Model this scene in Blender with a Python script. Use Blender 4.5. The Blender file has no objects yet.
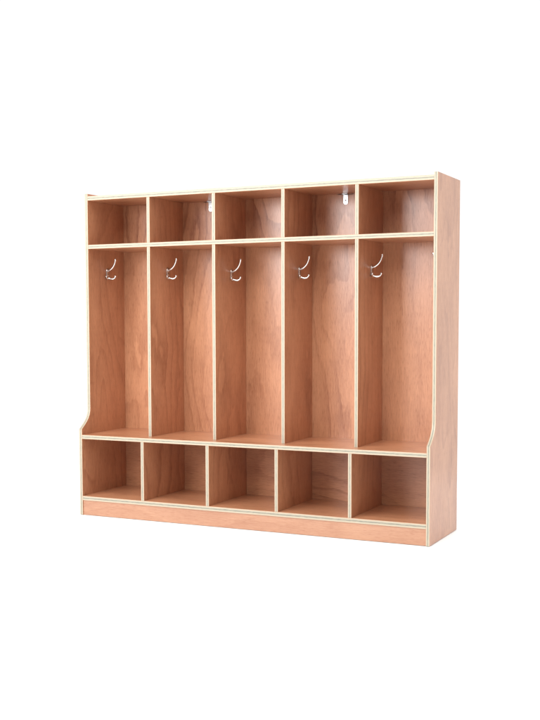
import bpy, bmesh, math, random
from mathutils import Vector, Matrix
random.seed(7)
S = bpy.context.scene

# ---------------------------------------------------------------- camera
cam_d = bpy.data.cameras.new('camera'); cam = bpy.data.objects.new('camera', cam_d)
S.collection.objects.link(cam); S.camera = cam
yaw, pitch, roll = -0.461626, -0.072895, -0.003301
fw = Vector((math.sin(yaw)*math.cos(pitch), math.cos(yaw)*math.cos(pitch), math.sin(pitch)))
rt = Vector((math.cos(yaw), -math.sin(yaw), 0)); up = rt.cross(fw)
r2 = rt*math.cos(roll)+up*math.sin(roll); u2 = up*math.cos(roll)-rt*math.sin(roll)
M = Matrix((r2, u2, -fw)).transposed().to_4x4(); M.translation = (2.410053, -3.425749, 0.74488)
cam.matrix_world = M
cam_d.sensor_fit = 'VERTICAL'; cam_d.sensor_height = 36; cam_d.sensor_width = 27
cam_d.lens = 1098.017/720*36
cam_d.shift_x = 24.229/720; cam_d.shift_y = 38.439/720
cam_d.clip_start = .05; cam_d.clip_end = 500

# ---------------------------------------------------------------- world and studio lamps
W = bpy.data.worlds.new('World'); S.world = W; W.use_nodes = True
bg = W.node_tree.nodes['Background']; wn = W.node_tree
# world brightness shaped: white behind the locker, dimmed towards the camera to cut fill
_tc = wn.nodes.new('ShaderNodeTexCoord'); _sp = wn.nodes.new('ShaderNodeSeparateXYZ'); _mr = wn.nodes.new('ShaderNodeMapRange')
wn.links.new(_tc.outputs['Generated'], _sp.inputs[0]); wn.links.new(_sp.outputs[1], _mr.inputs[0])
for i, v in enumerate((.0, .5, .45, 1.05)): _mr.inputs[i+1].default_value = v
wn.links.new(_mr.outputs[0], bg.inputs[1]); bg.inputs[0].default_value = (1, 1, 1, 1)
def area(name, loc, target, sx, sy, power, col=(1, 1, 1)):
    l = bpy.data.lights.new(name, 'AREA'); l.shape = 'RECTANGLE'; l.size = sx; l.size_y = sy
    l.energy = power; l.color = col
    o = bpy.data.objects.new(name, l); S.collection.objects.link(o); o.location = loc
    o.rotation_euler = (Vector(target)-Vector(loc)).to_track_quat('-Z', 'Y').to_euler()
    return o
area('softbox_left', (-1.0, -3.5, 1.48), (.7, .2, .85), 2.3, 1.0, 145, (1, .985, .98))
area('softbox_front', (.9, -4.5, 3.2), (.7, .2, .4), 2.6, 1.6, 110, (1, .99, .97))
area('overhead_softbox', (.8, -2.0, 3.8), (.7, -.1, .1), 4.0, 2.6, 138)
area('added_floor_fill', (3.0, 1.9, 2.9), (2.3, .9, 0), 1.6, 1.2, 62)  # added fill light, keeps the floor right of and behind the locker white
S.view_settings.view_transform = 'Standard'; S.view_settings.look = 'None'
S.view_settings.exposure = 0; S.view_settings.gamma = 1
S.render.engine = 'CYCLES'

# ---------------------------------------------------------------- materials
class NT:
    def __init__(s, name):
        s.m = bpy.data.materials.new(name); s.m.use_nodes = True
        s.t = s.m.node_tree; s.b = s.t.nodes['Principled BSDF']
    def n(s, typ, **kw):
        x = s.t.nodes.new(typ)
        for k, v in kw.items(): setattr(x, k, v)
        return x
    def l(s, a, b): s.t.links.new(a, b)
    def val(s, sock, v):
        if isinstance(v, (int, float, tuple)): sock.default_value = v
        else: s.l(v, sock)
    def math(s, op, a, b=0., c=None, clamp=False):
        x = s.n('ShaderNodeMath', operation=op); x.use_clamp = clamp
        s.val(x.inputs[0], a); s.val(x.inputs[1], b)
        if c is not None: s.val(x.inputs[2], c)
        return x.outputs[0]
    def mapr(s, v, a, b, c, d, smooth=False):
        x = s.n('ShaderNodeMapRange'); x.interpolation_type = 'SMOOTHSTEP' if smooth else 'LINEAR'
        s.l(v, x.inputs[0])
        for i, k in enumerate((a, b, c, d)): x.inputs[i+1].default_value = k
        return x.outputs[0]
    def noise(s, vec, sc, detail=2., rough=.5, dist=0.):
        mp = s.n('ShaderNodeMapping'); s.l(vec, mp.inputs[0]); mp.inputs['Scale'].default_value = sc
        x = s.n('ShaderNodeTexNoise'); s.l(mp.outputs[0], x.inputs['Vector']); x.inputs['Scale'].default_value = 1
        x.inputs['Detail'].default_value = detail; x.inputs['Roughness'].default_value = rough
        x.inputs['Distortion'].default_value = dist
        return x.outputs[0]
    def mix(s, f, a, b, mode='MIX'):
        x = s.n('ShaderNodeMix', data_type='RGBA', blend_type=mode)
        s.val(x.inputs[0], f); s.val(x.inputs[6], a); s.val(x.inputs[7], b)
        return x.outputs[2]

def wood(name, swirl=1.0, fig=.29, light=(.622, .310, .168, 1), dark=(.205, .061, .025, 1), rough=.30):
    g = NT(name)
    uv = g.n('ShaderNodeUVMap'); uv.uv_map = 'UVMap'; P = uv.outputs[0]
    sep = g.n('ShaderNodeSeparateXYZ'); g.l(P, sep.inputs[0])
    # rotary cut figure: contour lines of a slow height field
    low = g.noise(P, (4.2, 1.25, 1), 1.5, .45, .35)
    ph = g.math('MULTIPLY', low, 11.*max(swirl, .35))
    ph = g.math('MULTIPLY_ADD', sep.outputs[0], 26.*(1.25-swirl), ph)
    ph = g.math('MULTIPLY_ADD', g.noise(P, (38, 14, 1), 2., .5), .55, ph)
    saw = g.math('FRACT', ph)
    ring = g.math('MULTIPLY', g.math('MULTIPLY_ADD', g.mapr(saw, .55, .90, 0, 1, True), .65, g.mapr(saw, 0, .9, 0, .35)), g.mapr(saw, .92, 1., 1, 0, True))
    amt = g.mapr(g.noise(P, (3.1, 2.2, 1), 1.), .35, .7, .15, 1.)
    fibre = g.noise(P, (330, 13, 1), 3., .7)
    fine = g.noise(P, (560, 40, 1), 2., .6)
    pores = g.mapr(g.noise(P, (480, 42, 1), 1., .5), .58, .68, 0, 1)
    blotch = g.noise(P, (9, 3.2, 1), 3., .55)
    f = g.math('MULTIPLY', g.math('MULTIPLY', ring, amt), fig)
    f = g.math('ADD', f, g.mapr(fibre, .25, .75, 0, .36))
    f = g.math('ADD', f, g.mapr(blotch, .3, .7, -.04, .26))
    f = g.math('ADD', f, g.mapr(fine, .3, .7, -.05, .12))
    f = g.math('ADD', f, g.math('MULTIPLY', pores, .20), clamp=True)
    col = g.mix(f, light, dark)
    g.l(col, g.b.inputs['Base Color'])
    g.l(g.mapr(fibre, .3, .7, rough-.03, rough+.07), g.b.inputs['Roughness'])
    g.b.inputs['IOR'].default_value = 1.47; g.b.inputs['Coat Weight'].default_value = .3; g.b.inputs['Coat Roughness'].default_value = .27
    bp = g.n('ShaderNodeBump'); bp.inputs['Strength'].default_value = .12; bp.inputs['Distance'].default_value = .0006
    g.l(g.math('SUBTRACT', fibre, g.math('MULTIPLY', pores, .5)), bp.inputs['Height'])
    g.l(bp.outputs[0], g.b.inputs['Normal'])
    return g.m
wood_swirl = wood('lacquered_plywood_swirled', 1.0)
wood_mid = wood('lacquered_plywood_flowing', .7)
wood_straight = wood('lacquered_plywood_straight', .25, .30)
wood_arcs = wood('lacquered_plywood_arched', 1.2, .50)
wood_pale = wood('pale_plywood', .8, .25, light=(.45, .250, .152, 1), dark=(.24, .080, .039, 1))

def ply_edge(name):
    g = NT(name)
    uv = g.n('ShaderNodeUVMap'); uv.uv_map = 'UVMap'
    sep = g.n('ShaderNodeSeparateXYZ'); g.l(uv.outputs[0], sep.inputs[0])
    wob = g.noise(uv.outputs[0], (0.001, 35, 1), 2.)
    u = g.math('ADD', sep.outputs[0], g.mapr(wob, .3, .7, -.03, .03))
    d = g.math('ABSOLUTE', g.math('SUBTRACT', u, .5))
    core = g.mapr(d, .10, .17, 1, 0, True)
    skin = g.mapr(d, .435, .465, 0, 1, True)
    rag = g.noise(uv.outputs[0], (3, 60, 1), 3., .6)
    col = g.mix(g.mapr(rag, .3, .7, 0, .35), (.405, .352, .262, 1), (.34, .292, .212, 1))
    col = g.mix(g.math('MULTIPLY', core, g.mapr(rag, .35, .65, .55, .9)), col, (.155, .16, .13, 1))
    col = g.mix(g.math('MULTIPLY', skin, .8), col, (.48, .25, .15, 1))
    g.l(col, g.b.inputs['Base Color']); g.b.inputs['Roughness'].default_value = .5
    return g.m
edge_m = ply_edge('plywood_edge')

def plain(name, col, rough, metal=0.):
    g = NT(name); g.b.inputs['Base Color'].default_value = (*col, 1)
    tc = g.n('ShaderNodeTexCoord')
    nz = g.noise(tc.outputs['Object'], (60, 60, 60), 2.)
    g.l(g.mapr(nz, .3, .7, rough*.8, rough*1.2), g.b.inputs['Roughness'])
    g.b.inputs['Metallic'].default_value = metal
    return g.m
nickel = plain('polished_nickel', (.70, .69, .68), .18, 1.)
steel = plain('zinc_steel', (.52, .54, .56), .3, .85)
dark_steel = plain('screw_recess', (.10, .09, .09), .4, .8)
floor_m = plain('white_floor', (.93, .93, .93), .6)

# ---------------------------------------------------------------- helpers
def link(name, bm, mats, parent=None, smooth=False):
    me = bpy.data.meshes.new(name); bm.to_mesh(me); bm.free()
    for m in mats: me.materials.append(m)
    if smooth:
        for p in me.polygons: p.use_smooth = True
    o = bpy.data.objects.new(name, me); S.collection.objects.link(o)
    if parent: o.parent = parent
    return o

def board(name, outline, axis, a, b, parent, mat, grain, off=None, bevel=.0006):
    """outline: 2D polygon in the plane across `axis`; a..b thickness range.
    grain: world axis (0,1,2) along which the grain of the faces runs."""
    other = [i for i in range(3) if i != axis]
    def P(q, w):
        v = [0, 0, 0]; v[other[0]] = q[0]; v[other[1]] = q[1]; v[axis] = w; return v
    bm = bmesh.new(); uvl = bm.loops.layers.uv.new('UVMap')
    va = [bm.verts.new(P(q, a)) for q in outline]; vb = [bm.verts.new(P(q, b)) for q in outline]
    n = len(outline); ox, oy = off or (random.uniform(0, 40), random.uniform(0, 40))
    big = [bm.faces.new(va), bm.faces.new(list(reversed(vb)))]
    oth = [i for i in other if i != grain][0]
    for k, f in enumerate(big):
        f.material_index = 0
        for lp in f.loops: lp[uvl].uv = (lp.vert.co[oth]+ox+k*7.3, lp.vert.co[grain]+oy+k*3.1)
    run = random.uniform(0, 30)
    for i in range(n):
        j = (i+1) % n
        f = bm.faces.new((va[j], va[i], vb[i], vb[j])); f.material_index = 1
        L = (Vector(outline[j])-Vector(outline[i])).length
        for lp, c in zip(f.loops, ((0, run+L), (0, run), (1, run), (1, run+L))): lp[uvl].uv = c
        run += L
    bmesh.ops.recalc_face_normals(bm, faces=bm.faces)
    o = link(name, bm, [mat, edge_m], parent)
    if bevel:
        md = o.modifiers.new('soft_edge', 'BEVEL'); md.width = bevel; md.segments = 2; md.limit_method = 'ANGLE'
        md.angle_limit = math.radians(50)
    return o
def rect(x0, x1, y0, y1): return [(x0, y0), (x1, y0), (x1, y1), (x0, y1)]

def tube(bm, pts, radii, seg=12):
    """round bar along points, closed with domed ends"""
    pts = [Vector(p) for p in pts]; rings = []; n = len(pts)
    side = None
    for i, p in enumerate(pts):
        d = (pts[min(i+1, n-1)]-pts[max(i-1, 0)]).normalized()
        if side is None: side = d.orthogonal().normalized()
        side = (side-d*side.dot(d)).normalized(); o2 = d.cross(side)
        rings.append([bm.verts.new(p+(side*math.cos(2*math.pi*k/seg)+o2*math.sin(2*math.pi*k/seg))*radii[i]) for k in range(seg)])
    for r0, r1 in zip(rings, rings[1:]):
        for k in range(seg): bm.faces.new((r0[k], r0[(k+1) % seg], r1[(k+1) % seg], r1[k]))
    bm.faces.new(list(reversed(rings[0]))); bm.faces.new(rings[-1])
def bez(p0, p1, p2, p3, n):
    p0, p1, p2, p3 = map(Vector, (p0, p1, p2, p3)); out = []
    for i in range(n+1):
        t = i/n; out.append(p0*(1-t)**3+p1*3*t*(1-t)**2+p2*3*t*t*(1-t)+p3*t**3)
    return out

# ---------------------------------------------------------------- setting
bm = bmesh.new()
bm.faces.new([bm.verts.new(v) for v in ((-2.8, -5, 0), (4.6, -5, 0), (4.6, 1.5, 0), (-2.8, 1.5, 0))])
fl = link('floor', bm, [floor_m]); fl['kind'] = 'structure'

# ---------------------------------------------------------------- locker
WD, s, D, H = 1.372, .0576, .3217, 1.2135
t, th = .0128, .0152
zb, zs, zu, zt, DB, zsh = .0722, .3052, 1.0222, 1.2040, .3055, .3265
EP = .0015
rack = bpy.data.objects.new('coat_locker', None); S.collection.objects.link(rack)
rack.location = (0, 0, EP)
rack['label'] = 'reddish plywood coat locker with five open bays and metal hooks on the white floor'
rack['category'] = 'coat locker'

crv = [(s, zsh+.078), (s, zsh+.040), (.030, zsh+.022), (0, zsh)]
cp = bez(*[(a, b, 0) for a, b in crv], 18)
prof = [(0, 0), (D, 0), (D, H), (s, H)] + [(p.x, p.y) for p in cp]
board('side_panel', prof, 0, 0, t, rack, wood_swirl, 2)
board('side_panel', prof, 0, WD-t, WD, rack, wood_swirl, 2)
x0, x1 = t, WD-t
board('top_board', rect(x0, x1, s+.0004, DB), 2, zt-.0158, zt, rack, wood_mid, 0)
board('upper_shelf', rect(x0, x1, s+.0004, DB), 2, zu-th, zu, rack, wood_mid, 0)
board('seat_shelf', rect(x0, x1, .0004, DB), 2, zs-th, zs, rack, wood_mid, 0)
board('bottom_shelf', rect(x0, x1, .0004, DB), 2, zb-.0165, zb, rack, wood_mid, 0)
board('kick_board', rect(x0, x1, 0, zb-.0165), 1, .0035, .0035+t, rack, wood_pale, 0)
# one board behind each storey
for z0, z1, m, g in ((0, zs-th/2, wood_swirl, 0), (zs-th/2, zu-th/2, wood_mid, 2), (zu-th/2, zt, wood_arcs, 2)):
    board('back_panel', rect(x0, x1, z0, z1), 1, DB, DB+.009, rack, m, g, bevel=0)
g = (WD-t)/5
styles = [wood_mid, wood_swirl, wood_mid, wood_straight]
for i in range(1, 5):
    for (z0, z1, y) in ((zb, zs-th, .0010), (zs, zu-th, s+.0010), (zu, zt-.0158, s+.0010)):
        board('divider', rect(y, DB, z0, z1), 0, i*g, i*g+t, rack, random.choice(styles) if z0 != zs else styles[i-1], 2)

# ---------------------------------------------------------------- hooks
def make_hook():
    """built at the origin: plate on the x=0 plane, prongs towards +x"""
    bm = bmesh.new()
    # plate: waisted, rounded, 3 mm thick
    out = []
    for k in range(32):
        a = 2*math.pi*k/32
        w = .0080+.0016*abs(math.sin(a))**3
        out.append((w*math.cos(a), (.0235)*math.sin(a)))
    va = [bm.verts.new((0, y, z)) for y, z in out]
    vb = [bm.verts.new((.0022, y*.96, z*.98)) for y, z in out]
    vc = [bm.verts.new((.0034, y*.78, z*.90)) for y, z in out]
    for a, b in ((va, vb), (vb, vc)):
        for k in range(32): bm.faces.new((a[k], a[(k+1) % 32], b[(k+1) % 32], b[k]))
    bm.faces.new(vc); bm.faces.new(list(reversed(va)))
    plate = link('hook_plate', bm, [nickel], None, True)
    # upper prong: long arm sweeping out and up, with a ball tip
    bm = bmesh.new()
    c = bez((.001, 0, .012), (.019, 0, .015), (.036, 0, .029), (.0400, 0, .059), 22)
    r = [.0046-.0012*min(1, k/16) for k in range(23)]
    for k in (20, 21, 22): r[k] = (.0036, .0043, .0030)[k-20]
    tube(bm, c, r)
    upper = link('upper_prong', bm, [nickel], plate, True)
    # two short lower arms splaying apart, each turned up at the end
    for ang, k_ in ((8, 1.), (-68, .80)):
        ca, sa = math.cos(math.radians(ang)), math.sin(math.radians(ang))
        bm = bmesh.new()
        c = bez((0, 0, -.014), (.016, 0, -.024), (.031, 0, -.021), (.0335, 0, -.006), 18)
        c = [Vector((p.x*ca*k_+.0022, p.x*sa*k_, -.014+(p.z+.014)*k_)) for p in c]
        r = [.0046-.0013*min(1, k/12) for k in range(19)]
        for k in (16, 17, 18): r[k] = (.0036, .0044, .0030)[k-16]
        tube(bm, c, r)
        link('lower_prong', bm, [nickel], plate, True)
    scs = []
    for z in (.0185, -.0002):
        bm = bmesh.new()
        bmesh.ops.create_uvsphere(bm, u_segments=12, v_segments=8, radius=.0026)
        for v in bm.verts: v.co.x = max(v.co.x*.5, 0)+.0030; v.co.z += z
        scs.append(link('screw', bm, [dark_steel], plate, True))
    return plate
proto = make_hook()
def children(o): return [c for c in bpy.data.objects if c.parent == o]
zh = [.917, .913, .902, .905, .905]
first = True
def put(x, z, flip):
    global first
    if first: o = proto; first = False
    else:
        o = proto.copy(); S.collection.objects.link(o)
        for ch in kids:
            c = ch.copy(); S.collection.objects.link(c); c.parent = o
    o.name = 'coat_hook'; o.parent = rack
    tilt = math.radians(random.uniform(-3, 3))
    o.location = (x, .190 if flip else .186, z); o.rotation_euler = (tilt, 0, math.pi if flip else 0)
kids = children(proto)
for i in range(5):
    put(i*g+t, zh[i], False)
for i in range(5):
    put((i+1)*g, zh[i], True)

# ---------------------------------------------------------------- wall brackets in two top cubbies
def bracket(x):
    y = DB; zt0 = zt-.0158
    bm = bmesh.new(); w = .0092; L = .0385; T = .0022
    pr = [(-w, 0), (w, 0)]+[(w*math.cos(a), -L+w+w*-math.sin(a)) for a in [math.pi*k/12 for k in range(13)]]
    pr = pr[:2]+pr[2:]
    f = [bm.verts.new((x+px, y-T, zt0+pz-.0005)) for px, pz in pr]; b = [bm.verts.new((x+px, y-.0003, zt0+pz-.0005)) for px, pz in pr]
    n = len(pr); bm.faces.new(f); bm.faces.new(list(reversed(b)))
    for k in range(n): bm.faces.new((f[k], b[k], b[(k+1) % n], f[(k+1) % n]))
    bmesh.ops.recalc_face_normals(bm, faces=bm.faces)
    o = link('wall_bracket', bm, [steel], rack)
    md = o.modifiers.new('soft_edge', 'BEVEL'); md.width = .0006; md.segments = 2
    bm = bmesh.new()      # flange screwed under the top board
    vs = rect(x-w, x+w, y-.012, y-T-.0002)
    a = [bm.verts.new((p, q, zt0-.0026)) for p, q in vs]; c = [bm.verts.new((p, q, zt0-.0004)) for p, q in vs]
    bm.faces.new(a); bm.faces.new(c)
    for k in range(4): bm.faces.new((a[k], a[(k+1) % 4], c[(k+1) % 4], c[k]))
    bmesh.ops.recalc_face_normals(bm, faces=bm.faces)
    fl = link('flange', bm, [steel], o)
    for z in (-.024,):
        bm = bmesh.new(); bmesh.ops.create_uvsphere(bm, u_segments=14, v_segments=8, radius=.0032)
        for v in bm.verts: v.co = Vector((v.co.x+x, y-T-.0002+min(v.co.y*.4, 0), v.co.z+zt0+z))
        link('screw', bm, [steel], o, True)
    # thin dark bar lying behind the flange, along the corner
    bm = bmesh.new(); tube(bm, [(x-.030, y-.0012, zt0-.0016), (x-.010, y-.0014, zt0-.002), (x+.012, y-.0030, zt0-.0042), (x+.030, y-.0012, zt0-.0016)], [.0009]*4, 8)
    link('dark_bar', bm, [dark_steel], o, True)
bracket(.958); bracket(.408)
